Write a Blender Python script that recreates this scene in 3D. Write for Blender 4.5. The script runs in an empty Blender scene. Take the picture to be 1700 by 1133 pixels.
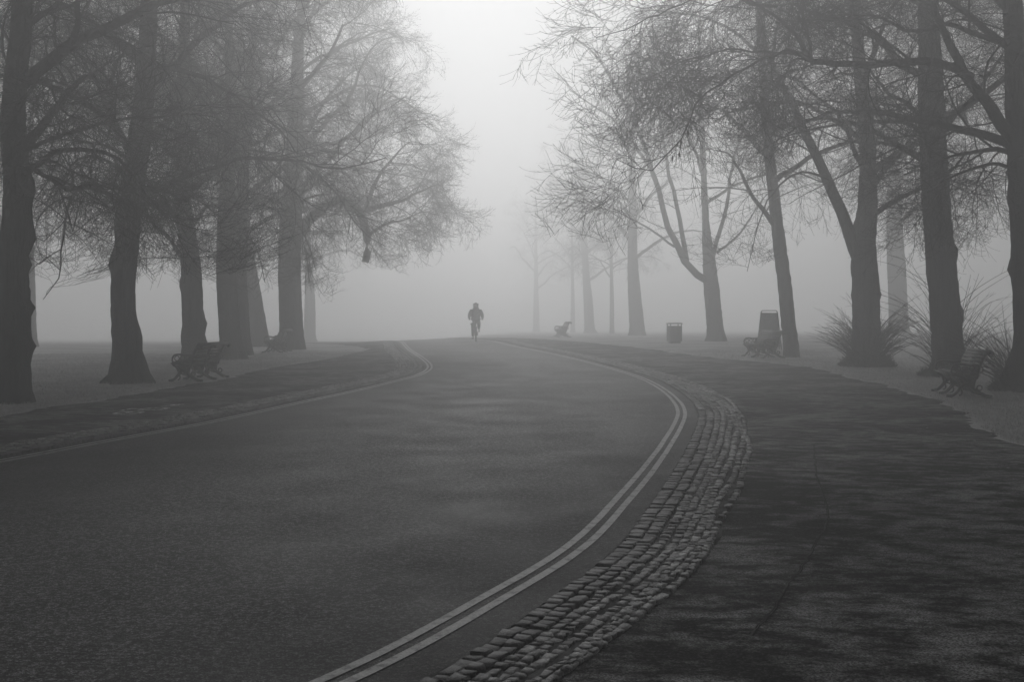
import bpy, bmesh, math, random
import numpy as np
from mathutils import Vector, Matrix

# ------------------------------------------------------------------ camera, world, sun, exposure
scene = bpy.context.scene
COL = scene.collection
W, H = 1700.0, 1133.0          # frame proportions
F = 1889.0                     # 40 mm lens, in the same units
CX, HY = 850.0, 525.0          # optical axis column, horizon row
EYE = 1.65

cam_d = bpy.data.cameras.new("camera")
cam = bpy.data.objects.new("camera", cam_d)
COL.objects.link(cam)
cam.location = (0, 0, EYE)
cam.rotation_euler = (math.radians(90), 0, 0)
cam_d.sensor_width = 36.0
cam_d.lens = F / W * 36.0
cam_d.shift_y = -(H / 2 - HY) / W
cam_d.clip_end = 2000
cam_d.clip_start = 0.05
scene.camera = cam

SUN_EL = math.radians(27.0)
SUN_AZ = math.radians(-2.5)    # measured from straight ahead, to the right
world = bpy.data.worlds.new("World")
scene.world = world
world.use_nodes = True
wn = world.node_tree
wn.nodes.clear()
sky = wn.nodes.new('ShaderNodeTexSky')
sky.sky_type = 'NISHITA'
sky.sun_disc = False
sky.sun_elevation = SUN_EL
sky.sun_rotation = SUN_AZ
sky.air_density = 1.0
sky.dust_density = 0.42
bw = wn.nodes.new('ShaderNodeRGBToBW')       # the photograph is black and white
bg = wn.nodes.new('ShaderNodeBackground')
bg.inputs['Strength'].default_value = 0.10
wo = wn.nodes.new('ShaderNodeOutputWorld')
wn.links.new(sky.outputs[0], bw.inputs[0])
wn.links.new(bw.outputs[0], bg.inputs['Color'])
wn.links.new(bg.outputs[0], wo.inputs['Surface'])

sun_d = bpy.data.lights.new("sun", 'SUN')
sun_d.energy = 2.3
sun_d.angle = math.radians(12)
sun_d.color = (1, 1, 1)
sun = bpy.data.objects.new("sun", sun_d)
COL.objects.link(sun)
sd = Vector((math.sin(SUN_AZ) * math.cos(SUN_EL), math.cos(SUN_AZ) * math.cos(SUN_EL), math.sin(SUN_EL)))
sun.rotation_euler = sd.to_track_quat('Z', 'Y').to_euler()
sun.location = sd * 60

FOG_DENSITY = 0.0146
vs = scene.view_settings
scene.display_settings.display_device = 'sRGB'
vs.view_transform = 'Standard'
vs.look = 'None'
vs.exposure = -0.95
vs.gamma = 1.0
vs.use_curve_mapping = False
cy = scene.cycles
cy.use_denoising = True
cy.denoiser = 'OPENIMAGEDENOISE'
cy.max_bounces = 10
cy.diffuse_bounces = 2
cy.glossy_bounces = 2
cy.volume_bounces = 6
cy.use_adaptive_sampling = False

rng = np.random.default_rng(7)
random.seed(7)

# ------------------------------------------------------------------ helpers
def tag(o, label=None, cat=None, group=None, kind=None):
    if label: o['label'] = label
    if cat: o['category'] = cat
    if group: o['group'] = group
    if kind: o['kind'] = kind
    return o

def empty(name, loc, rz=0.0):
    o = bpy.data.objects.new(name, None)
    o.empty_display_size = 0.3
    o.location = loc
    o.rotation_euler = (0, 0, rz)
    COL.objects.link(o)
    return o

_gy = np.arange(-210, 431, 1.0)
_gk = np.hanning(17); _gk /= _gk.sum()
def _prof(z, h):
    f = np.interp(_gy, z, h)
    return np.convolve(np.pad(f, 8, mode='edge'), _gk, 'valid')
_gl = _prof([0, 22, 35, 45, 56, 70, 90, 120, 160, 250], [0, 0, .06, .12, .15, -.04, -.45, -1.0, -1.8, -3.0])
_gr = _prof([0, 22, 35, 45, 56, 70, 90, 120, 160, 250], [0, 0, .13, .28, .44, .36, .14, -.19, -.64, -1.6])

def G0(x, y):
    """height of the park ground: flat near, a low crest ahead, falling away in the fog"""
    x = np.asarray(x, float); y = np.asarray(y, float)
    t = np.clip((x + 14.0) / 16.0, 0, 1); t = t * t * (3 - 2 * t)
    return np.interp(y, _gy, _gl) * (1 - t) + np.interp(y, _gy, _gr) * t

def gh(x, y):
    return float(G0(x, y))

def at(px, py):
    """ground point seen at this place of the frame (first hit)"""
    z = 1.5
    last = z
    dirz = (HY - py) / F
    dx = (px - CX) / F
    while z < 130:
        if EYE + dirz * z <= gh(dx * z, z):
            lo, hi = last, z
            for _ in range(20):
                m = (lo + hi) / 2
                if EYE + dirz * m <= gh(dx * m, m): hi = m
                else: lo = m
            return (dx * hi, hi)
        last = z
        z += 0.25
    return (dx * 80, 80.0)

def wp(px, py, z):
    """world point at depth z on the line of sight through px, py"""
    return ((px - CX) / F * z, z, EYE + (HY - py) / F * z)

def catmull(P, n):
    P = np.asarray(P, float)
    d = np.r_[0, np.cumsum(np.linalg.norm(np.diff(P, axis=0), axis=1))]
    Q = np.vstack([2 * P[0] - P[1], P, 2 * P[-1] - P[-2]])
    u = np.linspace(0, d[-1], n)
    i = np.clip(np.searchsorted(d, u, side='right') - 1, 0, len(P) - 2)
    t = ((u - d[i]) / (d[i + 1] - d[i]))[:, None]
    p0, p1, p2, p3 = Q[i], Q[i + 1], Q[i + 2], Q[i + 3]
    L = (d[i + 1] - d[i])[:, None]
    dp = np.r_[d[0] - (d[1] - d[0]), d, d[-1] + (d[-1] - d[-2])]
    m1 = (p2 - p0) / (dp[i + 2] - dp[i])[:, None] * L
    m2 = (p3 - p1) / (dp[i + 3] - dp[i + 1])[:, None] * L
    t2, t3 = t * t, t * t * t
    return (2 * t3 - 3 * t2 + 1) * p1 + (t3 - 2 * t2 + t) * m1 + (-2 * t3 + 3 * t2) * p2 + (t3 - t2) * m2

class Geo:
    def __init__(s):
        s.v = []; s.q = []; s.t = []; s.n = 0
    def add(s, v, q=None, t=None):
        v = np.asarray(v, np.float32).reshape(-1, 3)
        if q is not None and len(q): s.q.append(np.asarray(q, np.int64).reshape(-1, 4) + s.n)
        if t is not None and len(t): s.t.append(np.asarray(t, np.int64).reshape(-1, 3) + s.n)
        s.v.append(v); s.n += len(v)
    def tubes(s, P, R, k=4, cap=False, flat=None):
        """P (B,S,3) centre lines, R (B,S) radii"""
        P = np.asarray(P, float); R = np.asarray(R, float)
        if P.ndim == 2: P = P[None]; R = np.broadcast_to(R, P.shape[:2])
        B, S, _ = P.shape
        T = np.gradient(P, axis=1)
        T /= np.linalg.norm(T, axis=2, keepdims=True) + 1e-9
        m = T.mean(1)
        ref = np.where(np.abs(m[:, 2:3]) > 0.75, np.array([[1.0, 0.12, 0]]), np.array([[0, 0.1, 1.0]]))[:, None, :]
        U = np.cross(T, ref); U /= np.linalg.norm(U, axis=2, keepdims=True) + 1e-9
        V = np.cross(T, U)
        a = np.arange(k) / k * 2 * math.pi
        ring = (P[:, :, None, :] + R[:, :, None, None] * (np.cos(a)[None, None, :, None] * U[:, :, None, :] + np.sin(a)[None, None, :, None] * V[:, :, None, :]))
        idx = np.arange(B * S * k).reshape(B, S, k)
        i0 = idx[:, :-1, :]; i1 = idx[:, 1:, :]
        q = np.stack([i0, np.roll(i0, -1, 2), np.roll(i1, -1, 2), i1], -1).reshape(-1, 4)
        base = s.n
        s.add(ring.reshape(-1, 3), q)
        if cap:
            for b in range(B):
                for r_, rev in ((0, True), (S - 1, False)):
                    c = P[b, r_]
                    loop = ring[b, r_]
                    vv = np.vstack([loop, c[None]])
                    tr = [(j, (j + 1) % k, k) for j in range(k)]
                    if rev: tr = [(b_, a_, c_) for a_, b_, c_ in tr]
                    s.add(vv, t=tr)
    def box(s, c, d, rot=None):
        d = np.array(d) / 2
        v = np.array([[x, y, z] for x in (-1, 1) for y in (-1, 1) for z in (-1, 1)]) * d
        if rot is not None: v = v @ np.array(rot).T
        s.add(v + np.array(c), [[0, 1, 3, 2], [4, 6, 7, 5], [0, 4, 5, 1], [2, 3, 7, 6], [0, 2, 6, 4], [1, 5, 7, 3]])
    def build(s, name, mat, parent=None, smooth=True):
        me = bpy.data.meshes.new(name)
        V = np.vstack(s.v).astype(np.float32)
        Q = np.vstack(s.q) if s.q else np.zeros((0, 4), np.int64)
        T = np.vstack(s.t) if s.t else np.zeros((0, 3), np.int64)
        me.vertices.add(len(V)); me.vertices.foreach_set('co', V.ravel())
        nl = Q.size + T.size
        me.loops.add(nl)
        me.loops.foreach_set('vertex_index', np.concatenate([Q.ravel(), T.ravel()]).astype(np.int32))
        me.polygons.add(len(Q) + len(T))
        st = np.concatenate([np.arange(len(Q)) * 4, Q.size + np.arange(len(T)) * 3]).astype(np.int32)
        me.polygons.foreach_set('loop_start', st)
        me.update(calc_edges=True)
        if smooth: me.polygons.foreach_set('use_smooth', np.ones(len(Q) + len(T), bool))
        me.materials.append(mat)
        o = bpy.data.objects.new(name, me)
        COL.objects.link(o)
        if parent: o.parent = parent
        return o

# ------------------------------------------------------------------ materials (all neutral: the photograph is black and white)
def new_mat(name, rough=0.8, spec=0.3):
    m = bpy.data.materials.new(name); m.use_nodes = True
    nt = m.node_tree
    b = nt.nodes['Principled BSDF']
    b.inputs['Roughness'].default_value = rough
    b.inputs['Specular IOR Level'].default_value = spec
    return m, nt, b

def N(nt, typ, **kw):
    n = nt.nodes.new(typ)
    for k, v in kw.items(): setattr(n, k, v)
    return n

def coords(nt, scale=(1, 1, 1), rot=(0, 0, 0)):
    tc = N(nt, 'ShaderNodeTexCoord'); mp = N(nt, 'ShaderNodeMapping')
    mp.inputs['Scale'].default_value = scale; mp.inputs['Rotation'].default_value = rot
    nt.links.new(tc.outputs['Object'], mp.inputs['Vector'])
    return mp.outputs[0]

def noise(nt, vec, scale, detail=4, rough=0.55):
    n = N(nt, 'ShaderNodeTexNoise')
    n.inputs['Scale'].default_value = scale; n.inputs['Detail'].default_value = detail; n.inputs['Roughness'].default_value = rough
    nt.links.new(vec, n.inputs['Vector'])
    return n.outputs['Fac']

def ramp(nt, fac, stops):
    r = N(nt, 'ShaderNodeValToRGB')
    e = r.color_ramp.elements
    while len(e) < len(stops): e.new(0.5)
    for el, (p, c) in zip(e, stops):
        el.position = p; el.color = (c, c, c, 1)
    nt.links.new(fac, r.inputs[0])
    return r.outputs[0]

def math_(nt, op, a, b):
    n = N(nt, 'ShaderNodeMath', operation=op)
    for i, x in enumerate((a, b)):
        if isinstance(x, (int, float)): n.inputs[i].default_value = x
        else: nt.links.new(x, n.inputs[i])
    return n.outputs[0]

def bump(nt, b, h, strength=0.5, dist=0.02):
    n = N(nt, 'ShaderNodeBump')
    n.inputs['Strength'].default_value = strength; n.inputs['Distance'].default_value = dist
    nt.links.new(h, n.inputs['Height']); nt.links.new(n.outputs[0], b.inputs['Normal'])

def mat_asphalt(name, lo, hi, speck, rough, streak=False, spec=0.35, lane=False):
    m, nt, b = new_mat(name, rough, spec)
    v = coords(nt)
    big = noise(nt, v, 0.35, 5, 0.6)
    c = ramp(nt, big, [(0.38, lo), (0.62, hi)])
    if streak:   # patches of thin frost drawn out across the path
        vs_ = coords(nt, (0.9, 1.5, 1), (0, 0, 0.5))
        st = math_(nt, 'MULTIPLY', noise(nt, vs_, 3.2, 7, 0.72), math_(nt, 'ADD', noise(nt, v, 0.7, 3, 0.5), 0.5))
        s = ramp(nt, st, [(0.44, 0.0), (0.63, streak)])
        c = math_(nt, 'ADD', c, s)
    fine = noise(nt, v, 38.0, 4, 0.75)
    sp = ramp(nt, fine, [(0.47, 0.0), (0.62, speck)])
    fine2 = noise(nt, v, 85.0, 3, 0.7)
    dk = ramp(nt, fine2, [(0.38, 0.15), (0.62, 1.9)])
    c = math_(nt, 'MULTIPLY', math_(nt, 'ADD', c, sp), dk)
    if lane:     # road sheen painted in as a lighter crown, beside smooth tarred margins
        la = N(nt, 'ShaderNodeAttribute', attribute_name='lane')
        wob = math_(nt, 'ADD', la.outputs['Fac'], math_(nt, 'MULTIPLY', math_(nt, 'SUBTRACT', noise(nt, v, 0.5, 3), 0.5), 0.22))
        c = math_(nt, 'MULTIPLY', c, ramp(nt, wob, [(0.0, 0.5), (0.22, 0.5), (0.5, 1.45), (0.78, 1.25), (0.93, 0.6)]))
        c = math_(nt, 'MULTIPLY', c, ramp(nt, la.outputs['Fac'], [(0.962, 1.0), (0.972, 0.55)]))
    nt.links.new(c, b.inputs['Base Color'])
    rr = ramp(nt, noise(nt, v, 0.9, 5, 0.6), [(0.3, rough - 0.1), (0.7, min(1, rough + 0.1))])
    nt.links.new(rr, b.inputs['Roughness'])
    bump(nt, b, math_(nt, 'ADD', fine, fine2), 1.0, 0.012)
    return m

M = {}
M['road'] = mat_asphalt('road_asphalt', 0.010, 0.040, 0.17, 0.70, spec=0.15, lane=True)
M['path'] = mat_asphalt('path_asphalt', 0.005, 0.014, 0.05, 0.85, streak=0.20, spec=0.04)

m, nt, b = new_mat('line_paint', 0.7, 0.3)
v = coords(nt)
w = ramp(nt, noise(nt, v, 9.0, 6, 0.7), [(0.34, 0.12), (0.50, 0.42)])
f2 = ramp(nt, noise(nt, v, 90.0, 3, 0.7), [(0.35, 0.6), (0.6, 1.05)])
nt.links.new(math_(nt, 'MULTIPLY', w, f2), b.inputs['Base Color'])
bump(nt, b, noise(nt, v, 120.0, 2, 0.6), 0.5, 0.003)
M['paint'] = m

m, nt, b = new_mat('worn_white_paint', 0.7, 0.3)
v = coords(nt)
w = ramp(nt, noise(nt, v, 7.0, 6, 0.7), [(0.47, 0.03), (0.55, 0.85)])
nt.links.new(w, b.inputs['Base Color'])
M['white_paint'] = m

m, nt, b = new_mat('frosty_grass', 0.9, 0.15)
v = coords(nt)
c = ramp(nt, noise(nt, v, 0.45, 5, 0.6), [(0.3, 0.40), (0.7, 0.68)])
d = ramp(nt, noise(nt, v, 14.0, 5, 0.7), [(0.3, 0.6), (0.7, 1.3)])
nt.links.new(math_(nt, 'MULTIPLY', c, d), b.inputs['Base Color'])
bump(nt, b, noise(nt, v, 22.0, 4, 0.7), 1.0, 0.05)
M['ground'] = m

m, nt, b = new_mat('grass_blade', 0.85, 0.15)
oi = N(nt, 'ShaderNodeTexCoord')
c = ramp(nt, noise(nt, oi.outputs['Object'], 3.0, 4, 0.7), [(0.3, 0.35), (0.7, 0.72)])
nt.links.new(c, b.inputs['Base Color'])
M['blade'] = m

m, nt, b = new_mat('granite_setts', 0.6, 0.4)
v = coords(nt)
geo = N(nt, 'ShaderNodeNewGeometry')
isl = geo.outputs['Random Per Island']
c = ramp(nt, isl, [(0.0, 0.05), (0.55, 0.12), (1.0, 0.20)])
d = ramp(nt, noise(nt, v, 26.0, 6, 0.75), [(0.36, 0.35), (0.64, 1.6)])
big = ramp(nt, noise(nt, v, 1.1, 4, 0.6), [(0.3, 0.65), (0.7, 1.3)])
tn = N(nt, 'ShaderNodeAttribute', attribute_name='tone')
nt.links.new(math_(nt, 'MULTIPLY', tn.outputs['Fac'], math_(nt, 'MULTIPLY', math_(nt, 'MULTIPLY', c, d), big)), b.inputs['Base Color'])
bump(nt, b, noise(nt, v, 35.0, 5, 0.75), 1.0, 0.02)
M['sett'] = m

m, nt, b = new_mat('sett_joint_dirt', 0.95, 0.1)
v = coords(nt)
c = ramp(nt, noise(nt, v, 3.0, 6, 0.7), [(0.42, 0.012), (0.66, 0.13)])
nt.links.new(c, b.inputs['Base Color'])
bump(nt, b, noise(nt, v, 60.0, 3, 0.7), 0.8, 0.01)
M['joint'] = m

def mat_bark(name, lo, hi, vscale=1.0):
    m, nt, b = new_mat(name, 0.95, 0.1)
    v = coords(nt, (1, 1, 0.16))
    n1 = noise(nt, v, 11.0 * vscale, 6, 0.65)
    v2 = coords(nt)
    n2 = noise(nt, v2, 1.6, 4, 0.6)
    c = ramp(nt, n1, [(0.34, lo), (0.66, hi)])
    c2 = ramp(nt, n2, [(0.3, 0.7), (0.7, 1.3)])
    nt.links.new(math_(nt, 'MULTIPLY', c, c2), b.inputs['Base Color'])
    bump(nt, b, n1, 1.0, 0.06)
    return m
M['bark'] = mat_bark('bark', 0.004, 0.032)
m, nt, b = new_mat('twig_bark', 0.9, 0.1)
b.inputs['Base Color'].default_value = (0.035, 0.035, 0.035, 1)
v = coords(nt)
nt.links.new(ramp(nt, noise(nt, v, 4.0, 3), [(0.3, 0.022), (0.7, 0.05)]), b.inputs['Base Color'])
M['twig'] = m

m, nt, b = new_mat('cast_iron', 0.45, 0.5)
v = coords(nt)
nt.links.new(ramp(nt, noise(nt, v, 12.0, 4), [(0.3, 0.005), (0.7, 0.012)]), b.inputs['Base Color'])
M['iron'] = m
m, nt, b = new_mat('bench_wood', 0.6, 0.35)
v = coords(nt, (8, 0.8, 8))
nt.links.new(ramp(nt, noise(nt, v, 6.0, 5), [(0.3, 0.03), (0.7, 0.075)]), b.inputs['Base Color'])
M['wood'] = m
def plain(name, lo, hi, rough=0.6, spec=0.4, sc=6.0):
    m, nt, b = new_mat(name, rough, spec)
    v = coords(nt)
    nt.links.new(ramp(nt, noise(nt, v, sc, 4), [(0.3, lo), (0.7, hi)]), b.inputs['Base Color'])
    return m
M['bin'] = plain('bin_metal', 0.035, 0.06, 0.5)
M['panel'] = plain('board_panel', 0.13, 0.19, 0.5)
M['steel'] = plain('board_frame', 0.03, 0.05, 0.4)
M['coat'] = plain('coat_cloth', 0.13, 0.19, 0.9, 0.1)
M['crack'] = plain('crack_tar', 0.003, 0.006, 0.9, 0.05)
M['skin'] = plain('skin', 0.25, 0.32, 0.6, 0.3)
M['rubber'] = plain('rubber', 0.012, 0.02, 0.8, 0.2)
M['frame'] = plain('bicycle_paint', 0.03, 0.04, 0.35, 0.5)
M['leaf'] = plain('dead_leaf', 0.10, 0.30, 0.8, 0.2, 40)

# ------------------------------------------------------------------ layout lines (world ground plane)
r_px = [(590, 1130), (705, 1066), (855, 975), (947, 924), (1026, 842), (1088, 767), (1129, 700), (1130, 679), (1111, 656), (1082, 637),
        (1053, 625), (1000, 609), (950, 596), (900, 585), (850, 575), (815, 567)]
RL = [(-9.0, -9.0), (-6.2, -4.0), (-3.9, 0.0), (-1.9, 3.4)] + [at(*p) for p in r_px]
e = RL[-1]
RL += [(e[0] - 1.7, e[1] + 9), (e[0] - 4.3, e[1] + 20), (e[0] - 9.0, e[1] + 34), (e[0] - 16, e[1] + 50)]
l_px = [(0, 766), (147, 738), (259, 718), (344, 702), (500, 668), (585, 650), (651, 634), (691, 623), (708, 611), (699, 598), (675, 581), (655, 567)]
LL = [(-15.0, -9.0), (-12.2, -4.0), (-9.6, 1.5), (-7.6, 7.0)] + [at(*p) for p in l_px]
e2 = LL[-1]
LL += [(e2[0] - 2.0, e2[1] + 8), (e2[0] - 5.0, e2[1] + 19), (e2[0] - 10, e2[1] + 33), (e2[0] - 17, e2[1] + 48)]
RLc = catmull(RL, 700)
LLc = catmull(LL, 700)
def smooth_line(L, w):
    k = np.hanning(w); k /= k.sum()
    p = np.pad(L, ((w // 2, w // 2), (0, 0)), mode='edge')
    # reflect the ends so that the line keeps its length
    p[:w // 2] = 2 * L[0] - L[1:w // 2 + 1][::-1]; p[-(w // 2):] = 2 * L[-1] - L[-w // 2 - 1 + (w % 2 == 0):-1][-(w // 2):][::-1]
    return np.stack([np.convolve(p[:, i], k, 'valid')[:len(L)] for i in (0, 1)], 1)
RLc = smooth_line(RLc, 21); LLc = smooth_line(LLc, 13)

def offset(L, d):
    T = np.gradient(L, axis=0); T /= np.linalg.norm(T, axis=1, keepdims=True)
    Nn = np.stack([T[:, 1], -T[:, 0]], 1)     # to the right of travel
    return L + Nn * (d[:, None] if np.ndim(d) else d)

def sheet(A, B, cross, lift, name, mat, jitter=0.0):
    t = np.linspace(0, 1, cross + 1)
    P = A[:, None, :] * (1 - t)[None, :, None] + B[:, None, :] * t[None, :, None]
    if jitter:
        n = rng.normal(0, 1, len(A)); n = np.convolve(n, np.ones(3) / 3, 'same')
        P[:, -1, 0] += n * jitter
    Z = G0(P[..., 0], P[..., 1]) + lift
    n, c = P.shape[:2]
    idx = np.arange(n * c).reshape(n, c)
    q = np.stack([idx[:-1, :-1], idx[:-1, 1:], idx[1:, 1:], idx[1:, :-1]], -1).reshape(-1, 4)
    g = Geo(); g.add(np.dstack([P, Z[..., None]]).reshape(-1, 3), q)
    o = g.build(name, mat)
    # make sure faces look up
    if o.data.polygons[0].normal.z < 0: o.data.flip_normals()
    return tag(o, kind='structure')

def resample(P, n):
    P = np.asarray(P, float)
    d = np.r_[0, np.cumsum(np.linalg.norm(np.diff(P, axis=0), axis=1))]
    u = np.linspace(0, d[-1], n)
    return np.stack([np.interp(u, d, P[:, i]) for i in (0, 1)], 1)

# ground sheet (grass park), finer near the camera
gx = np.r_[np.linspace(-420, -60, 19)[:-1], np.linspace(-60, 60, 121), np.linspace(60, 420, 19)[1:]]
gy = np.r_[np.linspace(-200, -20, 10)[:-1], np.linspace(-20, 160, 181), np.linspace(160, 420, 27)[1:]]
X, Y = np.meshgrid(gx, gy, indexing='ij')
Z = G0(X, Y)
idx = np.arange(X.size).reshape(X.shape)
q = np.stack([idx[:-1, :-1], idx[1:, :-1], idx[1:, 1:], idx[:-1, 1:]], -1).reshape(-1, 4)
g = Geo(); g.add(np.stack([X, Y, Z], -1).reshape(-1, 3), q)
tag(g.build('ground', M['ground']), kind='structure')

# grass edges of the two paths
gr_px = [(1700, 741), (1660, 729), (1612, 697), (1591, 683), (1553, 664), (1500, 651), (1465, 638), (1420, 631), (1376, 619), (1329, 609),
         (1259, 601), (1180, 594), (1100, 583), (1030, 575), (960, 568)]
GR = [(1.0, -9.0), (2.4, -4.0), (3.8, 1.0), (5.0, 6.0), (5.9, 10.5)] + [at(*p) for p in gr_px]
e = GR[-1]
GR += [(e[0] - 3.0, e[1] + 11), (e[0] - 7, e[1] + 24), (e[0] - 13, e[1] + 40)]
GRc = catmull(GR, 700)
gl_px = [(0, 694), (88, 676), (176, 665), (265, 649), (360, 632), (440, 615), (520, 602), (580, 592), (620, 583)]
GL = [(-18.5, -9.0), (-15.5, -4), (-12.4, 3), (-10.2, 10)] + [at(*p) for p in gl_px]
e = GL[-1]
GL += [(e[0] - 3.0, e[1] + 11), (e[0] - 7, e[1] + 22), (e[0] - 13, e[1] + 38)]
GLc = catmull(GL, 700)

R_OUT = 0.27                                   # line centre to the first row of setts
SW = 0.74                                      # width of the sett strip
def r_in(y): return np.interp(y, [5, 9], [0.37, 0.28])
def r_w(y): return np.interp(y, [4.5, 8, 14], [0.52, 0.66, 0.76])
def r_off(L, k, extra=0.0): return offset(L, r_in(L[:, 1]) + r_w(L[:, 1]) * k + extra)
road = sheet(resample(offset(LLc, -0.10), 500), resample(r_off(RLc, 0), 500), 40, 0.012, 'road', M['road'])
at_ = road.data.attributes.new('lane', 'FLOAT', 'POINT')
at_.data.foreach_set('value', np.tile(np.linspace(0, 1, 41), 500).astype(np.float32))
sheet(resample(r_off(RLc, 0.5), 500), resample(GRc, 500), 12, 0.008, 'right_pavement', M['path'], 0.16)
sheet(resample(offset(LLc, -0.35), 500), resample(GLc, 500), 8, 0.008, 'left_pavement', M['path'], 0.16)

# double lines
def line_strip(g, L, d, wdt):
    n = len(L)
    wob = np.convolve(rng.normal(0, 1, n + 8), np.ones(9) / 9, 'valid') * 0.006
    A = offset(L, d - wdt / 2 + wob * 0.6); B = offset(L, d + wdt / 2 + wob)
    P = np.stack([A, B], 1)
    Zv = G0(P[..., 0], P[..., 1]) + 0.017
    idx = np.arange(n * 2).reshape(n, 2)
    q = np.stack([idx[:-1, 0], idx[:-1, 1], idx[1:, 1], idx[1:, 0]], -1)
    g.add(np.dstack([P, Zv[..., None]]).reshape(-1, 3), q)
for L, nm in ((RLc, 'right_road_markings'), (LLc, 'left_road_markings')):
    g = Geo()
    Lr = resample(L, 900)
    sgn = 0 if L is RLc else 0.10
    line_strip(g, Lr, -0.06 + sgn, 0.062)
    line_strip(g, Lr, 0.06 + sgn, 0.062)
    o = g.build(nm, M['paint'])
    if o.data.polygons[0].normal.z < 0: o.data.flip_normals()
    tag(o, kind='structure')

# rows of granite setts: real stones in a dirt bed
def setts(L, side, f_in, f_w, rows, name, seed):
    r = np.random.default_rng(seed)
    d = np.r_[0, np.cumsum(np.linalg.norm(np.diff(L, axis=0), axis=1))]
    T = np.gradient(L, axis=0); T /= np.linalg.norm(T, axis=1, keepdims=True)
    g = Geo()
    fr = np.array([0, .175, .335, .46, .575, .69, .80, .90, 1.0])
    tones = []
    for k in range(rows):
        u = 2.0 + r.uniform(0, .2)
        s0 = []; s1 = []
        while u < min(d[-1], 86):
            ln = r.uniform(0.06, 0.115) if k < 2 else r.uniform(0.04, 0.095)
            s0.append(u); s1.append(u + ln)
            u += ln + r.uniform(0.004, 0.012)
        s0 = np.array(s0); s1 = np.array(s1)
        keep = np.ones(len(s0), bool)
        if k == rows - 1: keep = r.random(len(s0)) > 0.22 + 0.25 * np.sin(s0 * 0.9)
        s0, s1 = s0[keep], s1[keep]
        n = len(s0)
        drift = 0.035 * np.sin(s0 * 0.55 + k) + 0.02 * np.sin(s0 * 1.7 + 2 * k)
        ym = np.interp(s0, d, L[:, 1])
        st_, w_ = f_in(ym), f_w(ym)
        a = st_ + w_ * fr[k] + drift * (k / rows) + r.uniform(0, .010, n)
        bb = st_ + w_ * fr[k + 1] + drift * (k / rows) - r.uniform(0.004, .013, n)
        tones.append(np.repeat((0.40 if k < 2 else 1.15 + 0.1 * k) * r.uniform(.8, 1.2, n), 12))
        top = (0.038 if k < 2 else 0.029) + r.uniform(-.007, .009, n)
        c = np.zeros((n, 12, 3))
        corner = [(0, 0), (1, 0), (1, 1), (0, 1)]
        for ring, (ins, hz) in enumerate([(0.0, None), (0.0, 0.72), (0.008, 1.0)]):
            for j, (cu, cv) in enumerate(corner):
                su = np.where(cu == 0, s0 + ins, s1 - ins) + r.uniform(-.009, .009, n)
                of = np.where(cv == 0, a + ins, bb - ins) + r.uniform(-.010, .010, n)
                px = np.interp(su, d, L[:, 0]); py = np.interp(su, d, L[:, 1])
                tx = np.interp(su, d, T[:, 0]); ty = np.interp(su, d, T[:, 1])
                nx, ny = ty * side, -tx * side
                x = px + nx * of; y = py + ny * of
                z = G0(x, y) + (-0.03 if hz is None else np.maximum(0.012, top * hz) + (r.uniform(-.004, .004, n) if ring == 2 else 0))
                c[:, ring * 4 + j] = np.stack([x, y, z], 1)
        f = []
        for ring in range(2):
            for j in range(4):
                j2 = (j + 1) % 4
                f.append((ring * 4 + j, ring * 4 + j2, ring * 4 + 4 + j2, ring * 4 + 4 + j))
        f.append((8, 9, 10, 11))
        f = np.array(f)
        if side < 0: pass
        else: f = f[:, ::-1]
        q = (f[None] + (np.arange(n) * 12)[:, None, None]).reshape(-1, 4)
        g.add(c.reshape(-1, 3), q)
    o = g.build(name, M['sett'], smooth=False)
    at_ = o.data.attributes.new('tone', 'FLOAT', 'POINT')
    at_.data.foreach_set('value', np.concatenate(tones).astype(np.float32))
    return tag(o, kind='structure')
sheet(resample(r_off(RLc, 0, -.02), 500), resample(r_off(RLc, 1.0, -.03), 500), 3, 0.018, 'right_gutter_bed', M['joint'], 0.04)
sheet(resample(offset(LLc, -0.10), 500), resample(offset(LLc, -0.10 - SW - .05), 500), 3, 0.018, 'left_gutter_bed', M['joint'], 0.04)
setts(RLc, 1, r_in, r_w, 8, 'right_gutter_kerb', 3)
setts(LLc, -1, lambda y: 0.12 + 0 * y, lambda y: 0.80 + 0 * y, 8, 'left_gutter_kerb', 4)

# worn white cycle mark on the far pavement
def quad_strip(g, pts, wdt, lift=0.016):
    P = np.array(pts, float)
    T = np.gradient(P, axis=0); T /= np.linalg.norm(T, axis=1, keepdims=True)
    Nn = np.stack([-T[:, 1], T[:, 0]], 1) * wdt / 2
    A = P + Nn; B = P - Nn
    V = []
    for a, b_ in zip(A, B):
        V.append((b_[0], b_[1], gh(*b_) + lift)); V.append((a[0], a[1], gh(*a) + lift))
    q = [(2 * i, 2 * i + 2, 2 * i + 3, 2 * i + 1) for i in range(len(P) - 1)]
    g.add(V, [(b_, a_, d_, c_) for a_, b_, c_, d_ in q])
g = Geo()
c0 = np.array(at(236, 684)); ax = np.array(at(268, 679)) - c0; ax /= np.linalg.norm(ax); sx = np.array([ax[1], -ax[0]])
def circ(c, r): return [c + ax * r * 1.3 * math.cos(t) + sx * r * math.sin(t) for t in np.linspace(0, 2 * math.pi, 15)]
w1 = c0 - ax * 0.42; w2 = c0 + ax * 0.42
quad_strip(g, circ(w1, 0.2), 0.09); quad_strip(g, circ(w2, 0.2), 0.09)
quad_strip(g, [w1, c0 - ax * .15 - sx * .35, c0 + ax * .35 - sx * .4, w2], 0.08, 0.019)
quad_strip(g, [w1, c0 + ax * .05, c0 + ax * .35 - sx * .4], 0.08, 0.022)
q0 = np.array(at(268, 677)); q1 = np.array(at(301, 673))
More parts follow.
